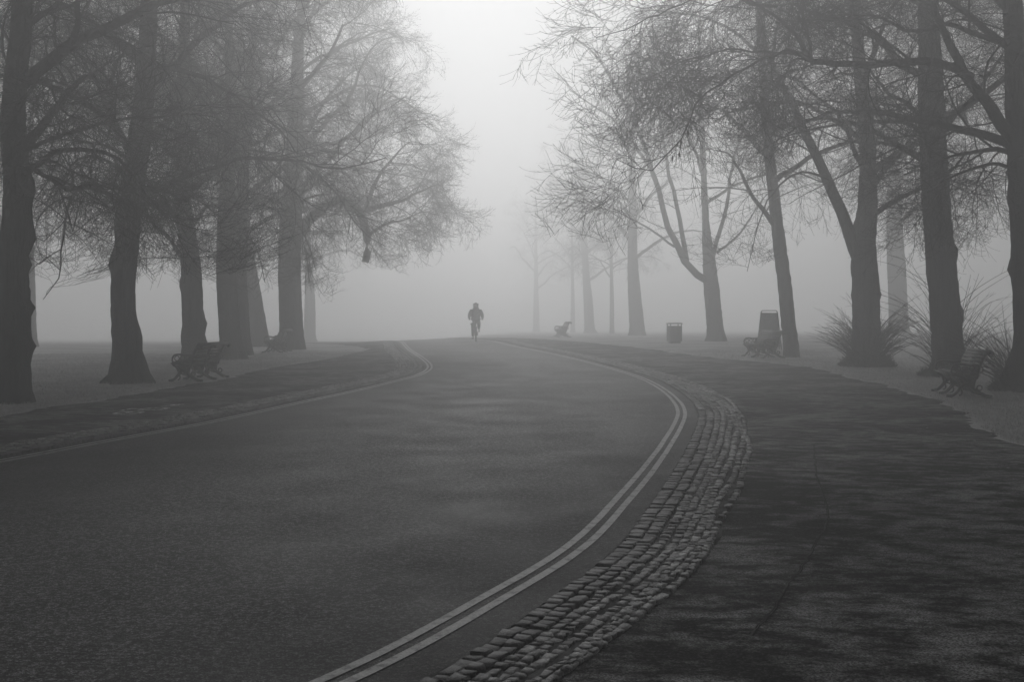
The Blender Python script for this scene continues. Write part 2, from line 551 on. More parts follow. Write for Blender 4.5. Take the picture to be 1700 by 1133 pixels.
quad_strip(g, [q0, (q0 + q1) / 2 + sx * 0.02, q1], 0.16)
o = g.build('pavement_markings', M['white_paint'])
tag(o, kind='structure')

g = Geo()
cr = [at(*p) for p in ((1352, 740), (1356, 785), (1364, 815), (1374, 850), (1372, 880), (1360, 897), (1340, 935), (1318, 965), (1290, 1010), (1250, 1060))]
crc = catmull(cr, 90); crc = crc + rng.normal(0, 0.006, crc.shape)
quad_strip(g, crc, 0.008, 0.013)
o = g.build('path_crack_line', M['crack'])
tag(o, kind='structure')
g = Geo()
quad_strip(g, crc + np.array([-0.012, 0.002]), 0.010, 0.014)
tag(g.build('path_patch_edge_line', M['joint']), kind='structure')

# ------------------------------------------------------------------ grass and leaf litter
def point_side(P, L):
    """signed: >0 right of the line"""
    L2 = L[::6]
    d = ((P[:, None, :] - L2[None]) ** 2).sum(2)
    i = np.clip(d.argmin(1), 1, len(L2) - 2)
    T = L2[i + 1] - L2[i - 1]
    R = P - L2[i]
    return (T[:, 1] * R[:, 0] - T[:, 0] * R[:, 1]) / np.linalg.norm(T, axis=1)

def blades(P, hmin, hmax, wd, g, r):
    n = len(P)
    z = G0(P[:, 0], P[:, 1])
    a = r.uniform(0, 2 * math.pi, n); h = r.uniform(hmin, hmax, n)
    lean = r.normal(0, 0.5, (n, 2)) * h[:, None]
    dx = np.cos(a) * wd; dy = np.sin(a) * wd
    v = np.zeros((n, 3, 3))
    v[:, 0] = np.stack([P[:, 0] - dx, P[:, 1] - dy, z - .01], 1)
    v[:, 1] = np.stack([P[:, 0] + dx, P[:, 1] + dy, z - .01], 1)
    v[:, 2] = np.stack([P[:, 0] + lean[:, 0], P[:, 1] + lean[:, 1], z + h], 1)
    t = np.arange(n * 3).reshape(n, 3)
    g.add(v.reshape(-1, 3), t=t)

r = np.random.default_rng(11)
g = Geo()
n = 260000
Pz = 12 + (r.random(n) ** 1.5) * 34
Pu = r.uniform(-0.50, 0.50, n)
P = np.stack([Pu * Pz, Pz], 1)
sR = point_side(P, GRc); sL = point_side(P, GLc)
edge = r.normal(0.05, 0.05, n)
ok = ((sR > edge) & (P[:, 0] > 0)) | ((sL < -edge) & (P[:, 0] < 0))
P = P[ok]
blades(P, 0.02, 0.065, 0.007, g, r)
o = g.build('grass', M['blade'], smooth=False)
tag(o, kind='stuff')

g = Geo()
n = 700
z = 14 + r.random(n) * 26
side = r.random(n) < 0.75
base = np.where(side[:, None], GRc[(r.random(n) * 300 + 130).astype(int)], GLc[(r.random(n) * 300 + 130).astype(int)])
P = base + r.normal(0, 0.55, (n, 2)) + np.where(r.random((n, 1)) < 0.3, r.normal(0, 2.2, (n, 2)), 0)
for p in P:
    s_ = random.uniform(.015, .035); a = random.uniform(0, 6.28)
    zz = gh(*p) + 0.016
    c_, s2 = math.cos(a) * s_, math.sin(a) * s_
    g.add([(p[0] - c_, p[1] - s2, zz), (p[0] + s2 * .6, p[1] - c_ * .6, zz + .008), (p[0] + c_, p[1] + s2, zz + .012), (p[0] - s2 * .6, p[1] + c_ * .6, zz + .004)], [(0, 1, 2, 3)])
tag(g.build('fallen_leaves', M['leaf'], smooth=False), kind='stuff')

# ------------------------------------------------------------------ trees
def unit(v): return v / (np.linalg.norm(v, axis=-1, keepdims=True) + 1e-9)

def polyres(P, S):
    P = np.asarray(P, float)
    if len(P) > 2:
        P = catmull3(P, max(S, 24))
    d = np.r_[0, np.cumsum(np.linalg.norm(np.diff(P, axis=0), axis=1))]
    u = np.linspace(0, d[-1], S)
    return np.stack([np.interp(u, d, P[:, i]) for i in range(3)], 1)

def catmull3(P, n):
    d = np.r_[0, np.cumsum(np.linalg.norm(np.diff(P, axis=0), axis=1))]
    Q = np.vstack([2 * P[0] - P[1], P, 2 * P[-1] - P[-2]])
    u = np.linspace(0, d[-1], n)
    i = np.clip(np.searchsorted(d, u, side='right') - 1, 0, len(P) - 2)
    t = ((u - d[i]) / (d[i + 1] - d[i]))[:, None]
    p0, p1, p2, p3 = Q[i], Q[i + 1], Q[i + 2], Q[i + 3]
    t2, t3 = t * t, t * t * t
    return 0.5 * ((2 * p1) + (-p0 + p2) * t + (2 * p0 - 5 * p1 + 4 * p2 - p3) * t2 + (-p0 + 3 * p1 - 3 * p2 + p3) * t3)

def grow(r, PP, PR, n, t0, t1, ang, length, S, k_r, g0, g1, jit, taper=0.25, out=0.0, lenpow=0.5, centre=None, up=0.0, rref=0):
    """n children on each parent line. g0 -> g1: pull on the direction (negative is down) from base to tip"""
    B, SP, _ = PP.shape
    PT = unit(np.gradient(PP, axis=1))
    t = t0 + (t1 - t0) * (np.arange(n)[None, :] + r.uniform(0, 1, (B, n))) / n
    f = t * (SP - 1); i = np.clip(f.astype(int), 0, SP - 2); fr = (f - i)
    b = np.arange(B)[:, None]
    pos = PP[b, i] * (1 - fr[..., None]) + PP[b, i + 1] * fr[..., None]
    tan = PT[b, i]
    rad = PR[b, i] * (1 - fr) + PR[b, i + 1] * fr
    rv = r.normal(0, 1, (B, n, 3)); rv[..., 2] = rv[..., 2] * 0.8 + up
    if centre is not None and out:
        o = pos - centre; o[..., 2] = 0
        rv += unit(o) * out
    nn = unit(rv - (rv * tan).sum(-1, keepdims=True) * tan)
    a = np.radians(r.normal(ang, ang * 0.22, (B, n)))[..., None]
    d = unit(np.cos(a) * tan + np.sin(a) * nn).reshape(-1, 3)
    pos = pos.reshape(-1, 3); rad = rad.reshape(-1); t = t.reshape(-1)
    M_ = len(d)
    L = length * r.uniform(0.55, 1.2, M_) * (1 - lenpow * t)
    if rref: L = L * np.repeat(np.clip(PR[:, 0] / rref, 0.36, 1.0), n)
    bend = r.normal(0, 1, (M_, 3)) * 0.07
    floor = CLEAR + r.exponential(0.45, M_) + 0.75 + 0.75 * np.sin(pos[:, 0] * 0.9 + pos[:, 1] * 0.35) * np.cos(pos[:, 1] * 0.7 + 1.0)
    P = np.zeros((M_, S, 3)); P[:, 0] = pos
    step = (L / (S - 1))[:, None]
    for s in range(1, S):
        w = s / (S - 1)
        gz = g0 * (1 - w) + g1 * w
        d = d + r.normal(0, jit, (M_, 3)) + bend
        d[:, 2] += gz / (S - 1)
        low = P[:, s - 1, 2] < floor
        d[:, 2] = np.where(low, np.abs(d[:, 2]) * 0.6 + 0.25 * r.random(M_), d[:, 2])
        d = unit(d)
        P[:, s] = P[:, s - 1] + d * step
    r0 = np.minimum(rad * 0.75, L * k_r)
    R = r0[:, None] * (1 - (1 - taper) * np.linspace(0, 1, S)[None])
    return P, R
CLEAR = 1.9

def trunk_mesh(g, r, C, R, sides=22, burrs=6, flare=0.6, gz=0.0, burr_list=()):
    """lumpy tapered trunk with root flare"""
    S = len(C)
    T = unit(np.gradient(C, axis=0))
    U = unit(np.cross(np.array([0.0, 1.0, 0.05]), T)); V = np.cross(T, U)
    a = np.arange(sides) / sides * 2 * math.pi
    h = C[:, 2] - gz
    rad = np.repeat(R[:, None], sides, 1)
    ph = r.uniform(0, 6.28, 4)
    fl = np.exp(-np.clip(h, 0, None) / 0.28)[:, None]
    rad = rad * (1 + 0.06 * np.sin(3 * a + ph[0] + h[:, None] * 0.35) + 0.035 * np.sin(5 * a + ph[1] - h[:, None] * 0.7) + 0.02 * np.sin(9 * a + ph[3] + h[:, None] * 2.1))
    rad = rad * (1 + fl * flare * (0.75 + 0.35 * np.sin(4 * a + ph[2]) + 0.25 * np.sin(7 * a + ph[1])))
    rad = rad + r.normal(0, 0.010, rad.shape)
    bl = list(burr_list)
    for _ in range(burrs): bl.append((r.uniform(0, 6.28), r.uniform(0.3, 6.5), r.uniform(0.03, 0.09), r.uniform(0.08, 0.22)))
    for (ba, bh, amp, sz) in bl:
        da = (a - ba + math.pi) % (2 * math.pi) - math.pi
        arc = da[None, :] * R[:, None]
        rad = rad + amp * np.exp(-((arc / (sz * 1.1)) ** 2 + ((h[:, None] - bh) / sz) ** 2))
    ring = C[:, None] + rad[..., None] * (np.cos(a)[None, :, None] * U[:, None] + np.sin(a)[None, :, None] * V[:, None])
    idx = np.arange(S * sides).reshape(S, sides)
    i0, i1 = idx[:-1], idx[1:]
    q = np.stack([i0, np.roll(i0, -1, 1), np.roll(i1, -1, 1), i1], -1).reshape(-1, 4)
    g.add(ring.reshape(-1, 3), q)

def tree(label, spec, seed, group=None, dens=1.0):
    """spec: z, trunk [(px,py)...], w trunk width m, limbs [([(px,py,dz)...], r0, r1)], auto limbs"""
    global CLEAR
    r = np.random.default_rng(seed)
    z = spec['z']
    px0 = spec['trunk'][0][0]
    bx = (px0 - CX) / F * z
    gz = gh(bx, z)
    root = empty('lime_tree', (bx, z, gz))
    org = np.array([bx, z, gz])
    tag(root, label, 'tree', group)
    height = spec.get('height', 18.0)
    TP = [np.array([bx, z, gz - 0.12])]
    TP.append(np.array([bx + (spec['trunk'][1][0] - px0) / F * z * 0.12, z, gz + 0.35]))
    for (px, py) in spec['trunk'][1:]:
        p = np.array(wp(px, py, z)); p[1] += (p[2] - gz) * spec.get('leany', 0.0)
        TP.append(p)
    last = TP[-1]; dirn = unit(last - TP[-2])
    while last[2] < gz + height:
        nd = unit(dirn + r.normal(0, 0.06, 3) + np.array([0, 0, 0.12]))
        last = last + nd * 1.6; dirn = nd; TP.append(last)
    C = polyres(TP, 110)
    h = C[:, 2] - gz
    w0 = spec['w'] / 2
    wt = spec.get('top', 0.72)          # radius fraction at 5 m
    R = w0 * np.interp(h, [0, 1.0, 2.5, 6.0, height * 0.7, height], [1.06, 1.0, 0.97, wt, wt * 0.5, 0.05])
    g = Geo()
    trunk_mesh(g, r, C, R, 26, spec.get('burrs', 6), spec.get('flare', 0.5), gz, spec.get('burr_list', ()))
    # ---- limbs
    S1 = 16
    LP = []; LR = []
    for pts, r0, r1 in spec.get('limbs', ()):
        P = [np.array(wp(a_, b_, z + c_)) for a_, b_, c_ in pts]
        LP.append(polyres(P, S1)); LR.append(np.linspace(1, 0, S1) ** 1.15 * (r0 - r1) + r1)
    na = spec.get('auto', 12)
    lo = spec.get('low', 3.2)
    az0 = r.uniform(0, 6.28)
    ci = spec.get('spread', 6.0)
    for k in range(na):
        hh = lo + (height * 0.80 - lo) * ((k + r.uniform(0, .8)) / na) ** 0.9
        i = int(np.argmin(np.abs(h - hh)))
        az = az0 + k * 2.4 + r.normal(0, .25)
        if 'azbias' in spec and r.random() < 0.45: az = spec['azbias'] + r.normal(0, .5)
        frac = (hh - lo) / (height - lo)
        el = math.radians(30 + 35 * frac + r.normal(0, 8))
        L = ci * (1.0 - 0.55 * frac) * r.uniform(0.8, 1.15)
        d = np.array([math.cos(az) * math.cos(el), math.sin(az) * math.cos(el), math.sin(el)])
        p = C[i].copy(); pts = [p]
        for s in range(1, S1):
            w_ = s / (S1 - 1)
            d = unit(d + r.normal(0, 0.07, 3) + np.array([0, 0, (0.05 - 0.22 * w_) * (1.25 - frac)]))
            p = p + d * L / (S1 - 1); pts.append(p)
        pts = np.array(pts); lw = gz + 2.8; pts[:, 2] = np.where(pts[:, 2] < lw, lw - (lw - pts[:, 2]) * 0.25, pts[:, 2])
        LP.append(pts)
        rr = min(R[i] * 0.5, 0.015 * L + 0.015)
        LR.append(rr * np.interp(np.linspace(0, 1, S1), [0, .08, 1], [1.35, 1, .22]))
    for P_ in LP:
        kk = np.cumsum(r.normal(0, 1, P_.shape), 0); kk -= np.linspace(0, 1, len(P_))[:, None] * kk[-1]
        kk += r.normal(0, 1, P_.shape) * 0.5
        kk[0] = 0
        P_ += kk * 0.0042 * np.linalg.norm(P_[-1] - P_[0])
    top = C[h > lo + 1]
    LPa = np.array(LP); LRa = np.array(LR)
    g.tubes(LPa, LRa, 9)
    g.v = [v_ - org for v_ in g.v]
    g.build('trunk', M['bark'], root)
    # ---- branches and twigs
    CLEAR = gz + spec.get('clear', 2.0)
    ctr = C[len(C) // 2]
    c = Geo()
    droop = spec.get('droop', 1.0)
    q_ = dens
    ii = np.linspace(0, len(top) - 1, S1).astype(int)
    lead = top[ii][None]; leadR = R[h > lo + 1][ii][None]
    P2a, R2a = grow(r, LPa, LRa, max(4, int(9 * q_)), 0.14, 1.0, 42, 3.2, 12, 0.0105, -0.5 * droop, 0.2, 0.075, out=0.5, centre=ctr, rref=0.075)
    P2b, R2b = grow(r, lead, leadR, int(18 * q_), 0.0, 1.0, 58, 3.4, 12, 0.0105, 0.2, -0.3, 0.08)
    P2 = np.vstack([P2a, P2b]); R2 = np.vstack([R2a, R2b])
    c.tubes(P2, R2, 5)
    P3, R3 = grow(r, P2, R2, max(4, int(8 * q_)), 0.12, 1.0, 42, 1.9, 9, 0.0068, -1.0 * droop, 0.1, 0.085)
    c.tubes(P3, R3, 4)
    P4, R4 = grow(r, P3, R3, max(3, int(6 * q_)), 0.1, 1.0, 40, 1.0, 6, 0.0052, -0.8 * droop, 0.5, 0.09, taper=0.5)
    tw = spec.get('tw', 1.0)
    R4 = np.maximum(R4, 0.0034 * tw)
    c.tubes(P4, R4, 3)
    P5, R5 = grow(r, P4, R4, max(2, int(4 * q_)), 0.15, 1.0, 40, 0.50, 4, 0.006, -0.3, 0.6, 0.09, taper=0.5)
    R5 = np.maximum(R5, 0.0024 * tw)
    c.tubes(P5, R5, 3)
    c.v = [(v_ - org).astype(np.float32) for v_ in c.v]
    c.build('crown', M['twig'], root)
    if 'shoots' in spec:
        s = Geo()
        n, hgt, spr, zlo = spec['shoots']
        nb = n
        az = r.uniform(0, 6.28, nb)
        if spec.get('behind'): az = np.where(np.sin(az) < -0.15, -az, az)
        hb = np.abs(r.normal(0, zlo, nb))
        rr = w0 * r.uniform(0.7, 1.15, nb)
        pos = np.stack([bx + np.cos(az) * rr, z + np.sin(az) * rr, gz + hb - 0.02], 1)
        d = unit(np.stack([np.cos(az) * r.uniform(.25, 1.0, nb), np.sin(az) * r.uniform(.25, 1.0, nb), r.uniform(0.7, 1.3, nb)], 1))
        L = hgt * r.uniform(0.35, 1.0, nb)
        S = 8; P = np.zeros((nb, S, 3)); P[:, 0] = pos
        bend = r.normal(0, .03, (nb, 3))
        for k in range(1, S):
            d = unit(d + bend + np.stack([np.cos(az) * .03, np.sin(az) * .03, np.full(nb, -0.10 * spr)], 1) + r.normal(0, 0.03, (nb, 3)))
            P[:, k] = P[:, k - 1] + d * (L / (S - 1))[:, None]
        P[..., 2] = np.maximum(P[..., 2], gz + 0.01)
        s.tubes(P, np.linspace(1, .35, S)[None] * r.uniform(0.006, 0.011, nb)[:, None], 4)
        Ps, Rs = grow_free(r, P, 2, 0.35)
        s.tubes(Ps, Rs, 3)
        # matted heel of short shoots and litter round the foot of the trunk
        nb = n * 5
        az = r.uniform(0, 6.28, nb); rr = w0 * r.uniform(0.9, 2.1, nb)
        if spec.get('behind'): az = np.where(np.sin(az) < -0.15, -az, az)
        P = np.zeros((nb, 4, 3)); P[:, 0] = np.stack([bx + np.cos(az) * rr, z + np.sin(az) * rr, gz + np.zeros(nb)], 1)
        d = unit(np.stack([np.cos(az) * .5, np.sin(az) * .5, np.ones(nb)], 1) + r.normal(0, .35, (nb, 3)))
        L = r.uniform(.12, .42, nb) * np.clip(2.3 - rr / w0, 0.3, 1.4)
        for k in range(1, 4): P[:, k] = P[:, k - 1] + d * (L / 3)[:, None]; d = unit(d + r.normal(0, .15, (nb, 3)))
        s.tubes(P, np.linspace(1, .4, 4)[None] * r.uniform(0.006, 0.012, nb)[:, None], 3)
        s.v = [v_ - org for v_ in s.v]
        s.build('basal_shoots', M['twig'], root)
    return root

def grow_free(r, P, n, L):
    R = np.full(P.shape[:2], 0.01)
    global CLEAR
    old = CLEAR; CLEAR = -9
    a, b_ = grow(r, P, R, n, 0.3, 0.9, 28, L, 4, 0.02, -0.1, 0, 0.08)
    CLEAR = old
    return a, np.full(b_.shape, 0.0045) * np.linspace(1, .5, 4)[None]

LEFT = 'lime trees in the row left of the road'
RIGHT = 'lime trees in the row right of the road'
T = {}
OFF = []
TREES = {}
T['L1'] = dict(z=21.5, trunk=[(22, 672), (26, 560), (20, 450), (28, 330), (20, 200), (34, 50), (44, -120)], w=0.56, burrs=3, flare=.35,
    burr_list=[(0.0, 1.75, .15, .11), (0.0, 1.05, .13, .12), (0, 2.6, .07, .12), (0.1, 3.2, .10, .25), (-.6, .45, .08, .15), (0.3, 4.1, .09, .2)], low=4.6, auto=9, spread=6, azbias=0.3,
    limbs=[([(28, 145, 0), (42, 138, 0), (71, 102, -.2), (117, 74, -.4), (170, 53, -.6), (219, 26, -.8), (265, 7, -1), (330, -15, -1.2), (420, -60, -1.5), (520, -70, -1.8)], .13, .03),
           ([(117, 70, -.4), (131, 39, -.4), (131, 0, -.3), (150, -60, 0), (190, -120, .2)], .06, .02),
           ([(38, 48, 0), (60, 32, .3), (85, 18, .5), (110, -6, .8), (150, -60, 1.5)], .07, .02),
           ([(30, 290, 0), (53, 278, -.2), (85, 252, -.6), (134, 244, -1), (177, 251, -1.3), (212, 275, -1.6), (240, 318, -1.8), (268, 353, -2), (318, 381, -2.2), (345, 384, -2.3)], .06, .008),
           ([(30, 272, 0), (74, 289, -.2), (110, 311, -.3), (148, 304, -.6), (184, 314, -.9), (215, 345, -1.1)], .055, .012),
           ([(30, 260, 0), (80, 235, .3), (140, 215, .2), (205, 196, -.2), (270, 190, -.5), (320, 175, -.8), (370, 178, -1)], .05, .01),
           ([(20, 230, 0), (45, 160, -1), (75, 130, -2), (100, 180, -2.6), (160, 212, -3.2), (185, 190, -3.6)], .035, .008)])
T['L2'] = dict(z=27.5, trunk=[(212, 637), (208, 560), (205, 480), (211, 400), (222, 300), (235, 200), (243, 100), (247, 0), (246, -100)], w=0.58, burrs=3, flare=1.2, top=.86,
    burr_list=[(0.0, 1.15, .12, .32), (3.1, 2.9, .10, .22), (0, .5, .12, .3), (3.0, 3.9, .08, .3)], low=4.2, auto=11, spread=6.5,
    limbs=[([(222, 260, 0), (195, 210, .2), (184, 177, .3), (187, 124, .4), (208, 88, .5), (240, 60, .6)], .075, .03),
           ([(238, 118, 0), (261, 110, -.3), (300, 117, -.7), (353, 134, -1.2), (400, 160, -1.6), (450, 200, -2), (490, 250, -2.3)], .085, .015),
           ([(222, 340, 0), (245, 320, -.3), (285, 300, -.9), (340, 282, -1.5), (400, 262, -2), (450, 268, -2.4), (495, 266, -2.6), (540, 282, -2.8), (585, 278, -3), (640, 264, -3.1)], .08, .01),
           ([(212, 370, 0), (185, 330, -.4), (150, 300, -.8), (118, 330, -1.2), (105, 400, -1.3), (98, 460, -1.4), (72, 497, -1.4)], .06, .008),
           ([(222, 300, 0), (180, 268, .5), (140, 262, .9), (110, 290, 1.2), (85, 350, 1.5)], .06, .01),
           ([(225, 350, 0), (262, 335, .4), (290, 365, .8), (310, 420, 1.1)], .05, .01)])
T['L3'] = dict(z=37, trunk=[(324, 601), (320, 520), (316, 440), (308, 380), (300, 320), (300, 220), (305, 100), (310, -50)], w=0.68, burrs=4, flare=.55,
    burr_list=[(0.0, 1.3, .13, .2), (3.1, 0.9, .07, .2), (0.2, .5, .12, .25), (3.0, 2.6, .08, .2)], low=4.0, auto=12, spread=7,
    limbs=[([(322, 470, 0), (290, 410, -.3), (262, 375, -.6), (230, 350, -1), (180, 330, -1.5), (140, 335, -2)], .09, .015),
           ([(312, 380, 0), (350, 340, -.4), (395, 365, -.8), (430, 420, -1.2), (440, 470, -1.3)], .08, .012),
           ([(303, 300, 0), (360, 262, -.6), (430, 250, -1.3), (500, 270, -1.8), (560, 320, -2.2), (600, 380, -2.5), (640, 410, -2.6)], .09, .012)])
T['L4'] = dict(z=40.5, trunk=[(384, 599), (378, 520), (374, 440), (376, 340), (385, 200), (380, 60)], w=0.72, burrs=3, flare=.5, low=3.8, auto=12, spread=7,
    limbs=[([(378, 400, 0), (420, 330, -.5), (470, 340, -1.2), (510, 400, -1.8), (525, 450, -2)], .09, .012),
           ([(378, 260, 0), (440, 180, -.5), (500, 140, -1), (545, 95, -1.4), (570, 40, -1.6)], .11, .04)])
T['L5'] = dict(z=44, trunk=[(403, 592), (400, 520), (396, 440), (400, 340), (410, 200), (420, 60)], w=0.62, burrs=4, flare=.4, low=4.0, auto=8, spread=6)
T['L6'] = dict(z=56, trunk=[(432, 576), (424, 520), (415, 460), (405, 380), (400, 250), (400, 120)], w=0.85, burrs=2, flare=.3, low=4.2, auto=9, spread=7)
T['L7'] = dict(z=50, trunk=[(484, 580), (482, 500), (482, 420), (485, 330), (490, 220), (495, 80)], w=1.02, top=.9, burrs=4, flare=.25, low=4.5, auto=12, spread=6.5, azbias=0.6, height=19,
    limbs=[([(485, 400, 0), (530, 345, -.6), (570, 330, -1.2), (596, 352, -1.8), (608, 385, -2), (610, 412, -2.1), (606, 436, -2.1)], .24, .15),
           ([(600, 352, -1.7), (640, 340, -2), (675, 330, -2.4), (700, 318, -2.6), (725, 308, -2.8), (742, 318, -3)], .13, .012),
           ([(603, 355, -1.8), (625, 300, -2), (655, 260, -2), (680, 235, -2.2), (705, 240, -2.3)], .12, .012),
           ([(612, 390, -2), (640, 372, -2), (670, 366, -2.2), (700, 352, -2.4), (730, 358, -2.6)], .07, .01),
           ([(488, 260, 0), (540, 200, -.6), (580, 160, -1), (600, 110, -1.2), (625, 70, -1.5), (655, 60, -1.8)], .15, .015),
           ([(488, 240, 0), (560, 235, -.6), (620, 190, -1), (650, 160, -1.4), (690, 182, -1.6), (712, 194, -1.6)], .12, .01),
           ([(490, 330, 0), (540, 290, .8), (600, 280, 1.4), (660, 290, 2), (720, 300, 2.2)], .10, .012)])
T['L8'] = dict(z=34, trunk=[(52, 590), (51, 520), (50, 450), (48, 340), (50, 200), (55, 50)], w=0.34, burrs=2, flare=.3, low=4.2, auto=8, spread=5)
T['L8']['z'] = 56; T['L8']['w'] = 0.5
T['R1'] = dict(z=24.5, trunk=[(1700, 668), (1712, 560), (1706, 430), (1697, 300), (1690, 200), (1685, 80), (1680, -60)], w=0.66, burrs=4, flare=.5, low=4.4, auto=10, spread=6, azbias=3.0,
    burr_list=[(3.14, 2.7, .10, .16)], behind=True, shoots=(170, 1.8, .8, .35),
    limbs=[([(1690, 240, 0), (1661, 203, -.3), (1635, 160, -.6), (1610, 127, -.8), (1589, 85, -1), (1572, 55, -1.2), (1550, 0, -1.4), (1530, -60, -1.6)], .15, .05),
           ([(1612, 128, -.8), (1590, 112, -1), (1547, 102, -1.4), (1500, 103, -1.7), (1462, 104, -2), (1400, 103, -2.4), (1347, 101, -2.8)], .095, .060),
           ([(1347, 101, -2.8), (1326, 63, -3), (1300, 36, -3.2), (1258, 8, -3.5), (1215, -20, -4)], .045, .014),
           ([(1347, 98, -2.8), (1340, 50, -2.6), (1325, 10, -2.5), (1310, -40, -2.4)], .035, .012),
           ([(1347, 101, -2.8), (1318, 88, -3.1), (1291, 87, -3.4), (1248, 102, -3.9), (1200, 132, -4.3), (1168, 157, -4.7), (1148, 190, -5), (1130, 229, -5.2), (1112, 252, -5.4), (1087, 278, -5.6), (1058, 283, -5.8), (1024, 265, -6)], .034, .006),
           ([(1330, 92, -2.9), (1291, 86, -3.2), (1250, 86, -3.3), (1210, 83, -3.5), (1170, 95, -3.8), (1138, 102, -4), (1104, 117, -4.2), (1040, 140, -4.5)], .028, .005),
           ([(1347, 101, -2.8), (1322, 98, -2.6), (1303, 112, -2.4)], .03, .012),
           ([(1688, 75, 0), (1661, 72, -.2), (1610, 55, -.4), (1577, 42, -.5), (1547, 47, -.8), (1500, 57, -1), (1483, 40, -1.2), (1440, 25, -1.4), (1400, 30, -1.6)], .07, .02),
           ([(1700, 262, 0), (1661, 250, .5), (1620, 250, 1), (1597, 254, 1.4), (1565, 262, 1.8), (1530, 280, 2.2)], .075, .02),
           ([(1700, 285, 0), (1660, 272, -.4), (1610, 282, -.8), (1572, 297, -1.2), (1540, 320, -1.5)], .05, .015),
           ([(1290, 10, -3.4), (1240, 5, -3.6), (1180, -10, -3.9), (1100, 20, -4.4), (1050, 45, -4.8), (990, 62, -5)], .03, .006)])
T['R2'] = dict(z=29.5, trunk=[(1577, 640), (1572, 560), (1566, 480), (1558, 400), (1551, 300), (1546, 200), (1543, 100), (1541, 0), (1538, -100)], w=0.74, top=.92, burrs=3, flare=.5, low=4.8, auto=8, spread=6,
    burr_list=[(0.0, 3.2, .12, .18), (3.1, 2.7, .06, .12), (0.2, 1.6, .06, .2)], behind=True, shoots=(120, 2.3, .7, .9),
    limbs=[([(1556, 235, 0), (1575, 205, .2), (1592, 182, .4), (1612, 160, .6), (1640, 120, 1), (1665, 90, 1.4)], .085, .03),
           ([(1548, 150, 0), (1520, 120, -.3), (1490, 108, -.4), (1462, 70, -.7), (1420, 45, -1), (1370, 25, -1.3), (1310, 5, -1.7)], .10, .03),
           ([(1553, 280, 0), (1530, 225, -.2), (1508, 205, -.4), (1470, 204, -.7), (1420, 208, -1), (1350, 216, -1.5), (1290, 232, -2), (1250, 260, -2.2)], .075, .01),
           ([(1550, 210, 0), (1500, 170, .4), (1470, 150, .7), (1440, 110, 1)], .08, .03)])
T['R3'] = dict(z=34.5, dens=.8, trunk=[(1440, 612), (1438, 540), (1436, 470), (1434, 410), (1440, 330), (1438, 220), (1428, 120), (1420, 20), (1418, -80)], w=0.80, top=.6, burrs=4, flare=.7, low=4.5, auto=7, spread=6.5,
    burr_list=[(3.14, 3.1, .08, .14), (0.1, 2.2, .05, .15), (3.0, 4.2, .07, .2)], shoots=(380, 1.7, .75, .45),
    limbs=[([(1430, 440, 0), (1410, 380, -.1), (1395, 345, -.2), (1370, 280, -.3), (1340, 215, -.5), (1318, 165, -.6), (1290, 120, -.8), (1268, 60, -1), (1258, -30, -1.2)], .21, .06),
           ([(1440, 360, 0), (1462, 348, -.2), (1495, 328, -.4), (1530, 312, -.6), (1570, 300, -.8), (1610, 310, -1)], .10, .02),
           ([(1442, 320, 0), (1465, 285, .3), (1495, 250, .6), (1530, 205, .9), (1560, 150, 1.2)], .10, .03),
           ([(1438, 285, 0), (1415, 235, .3), (1395, 190, .5), (1365, 165, .7), (1325, 132, 1), (1290, 125, 1.2)], .09, .02),
           ([(1380, 300, -.3), (1340, 285, -1), (1300, 300, -1.6), (1270, 340, -2), (1250, 400, -2.2), (1240, 450, -2.3)], .045, .008)])
T['R4'] = dict(z=40, dens=.62, trunk=[(1314, 599), (1309, 540), (1302, 470), (1293, 400), (1285, 330), (1275, 240), (1266, 120), (1257, -20)], w=0.48, top=.8, burrs=0, flare=.15, low=4.2, auto=9, spread=6, clear=2.4)
T['R5'] = dict(z=76, trunk=[(1492, 549), (1490, 500), (1487, 440), (1485, 380), (1485, 300), (1480, 180), (1475, 60)], w=1.24, top=.9, burrs=0, flare=.75, low=6.5, auto=9, spread=8, height=20)
T['R6'] = dict(z=56, dens=.66, trunk=[(1188, 573), (1185, 520), (1180, 460), (1174, 400), (1170, 330), (1165, 200), (1160, 60)], w=0.78, top=.42, burrs=0, flare=.45, low=6.0, auto=5, spread=6.5, height=18, clear=3,
    limbs=[([(1180, 470, 0), (1150, 450, -.2), (1120, 412, -.4), (1100, 360, -.6), (1085, 290, -.8), (1062, 220, -1), (1030, 150, -1.2), (990, 90, -1.5), (950, 60, -1.7)], .19, .04),
           ([(1140, 435, -.2), (1125, 350, .3), (1110, 300, .5), (1098, 230, .8), (1085, 150, 1), (1060, 80, 1.2)], .13, .03),
           ([(1180, 440, 0), (1200, 370, .3), (1213, 300, .5), (1228, 230, .8), (1240, 140, 1)], .12, .03),
           ([(1190, 420, .2), (1222, 395, -.2), (1252, 352, -.6), (1275, 320, -1)], .07, .02),
           ([(1090, 300, -.7), (1050, 240, -1), (1010, 195, -1.4), (960, 160, -1.8), (925, 120, -2)], .09, .015),
           ([(1120, 410, -.4), (1060, 370, -1), (1010, 350, -1.5), (975, 345, -2), (940, 370, -2.3)], .06, .01)])
T['R7'] = dict(z=84, trunk=[(1058, 558), (1054, 500), (1051, 430), (1050, 330), (1047, 220), (1040, 100)], w=1.02, top=.7, burrs=0, flare=.35, low=5.5, auto=14, spread=9.5, height=22, clear=2.5)
T['R8'] = dict(z=112, trunk=[(1016, 553), (1016, 500), (1015, 440), (1014, 300)], w=0.42, burrs=0, flare=.2, low=5, auto=8, spread=5, height=13, clear=3)
T['R9'] = dict(z=122, trunk=[(979, 555), (976, 500), (972, 440), (968, 300), (965, 180)], w=1.05, burrs=0, flare=.5, low=5.5, auto=14, spread=9, height=21, clear=3)
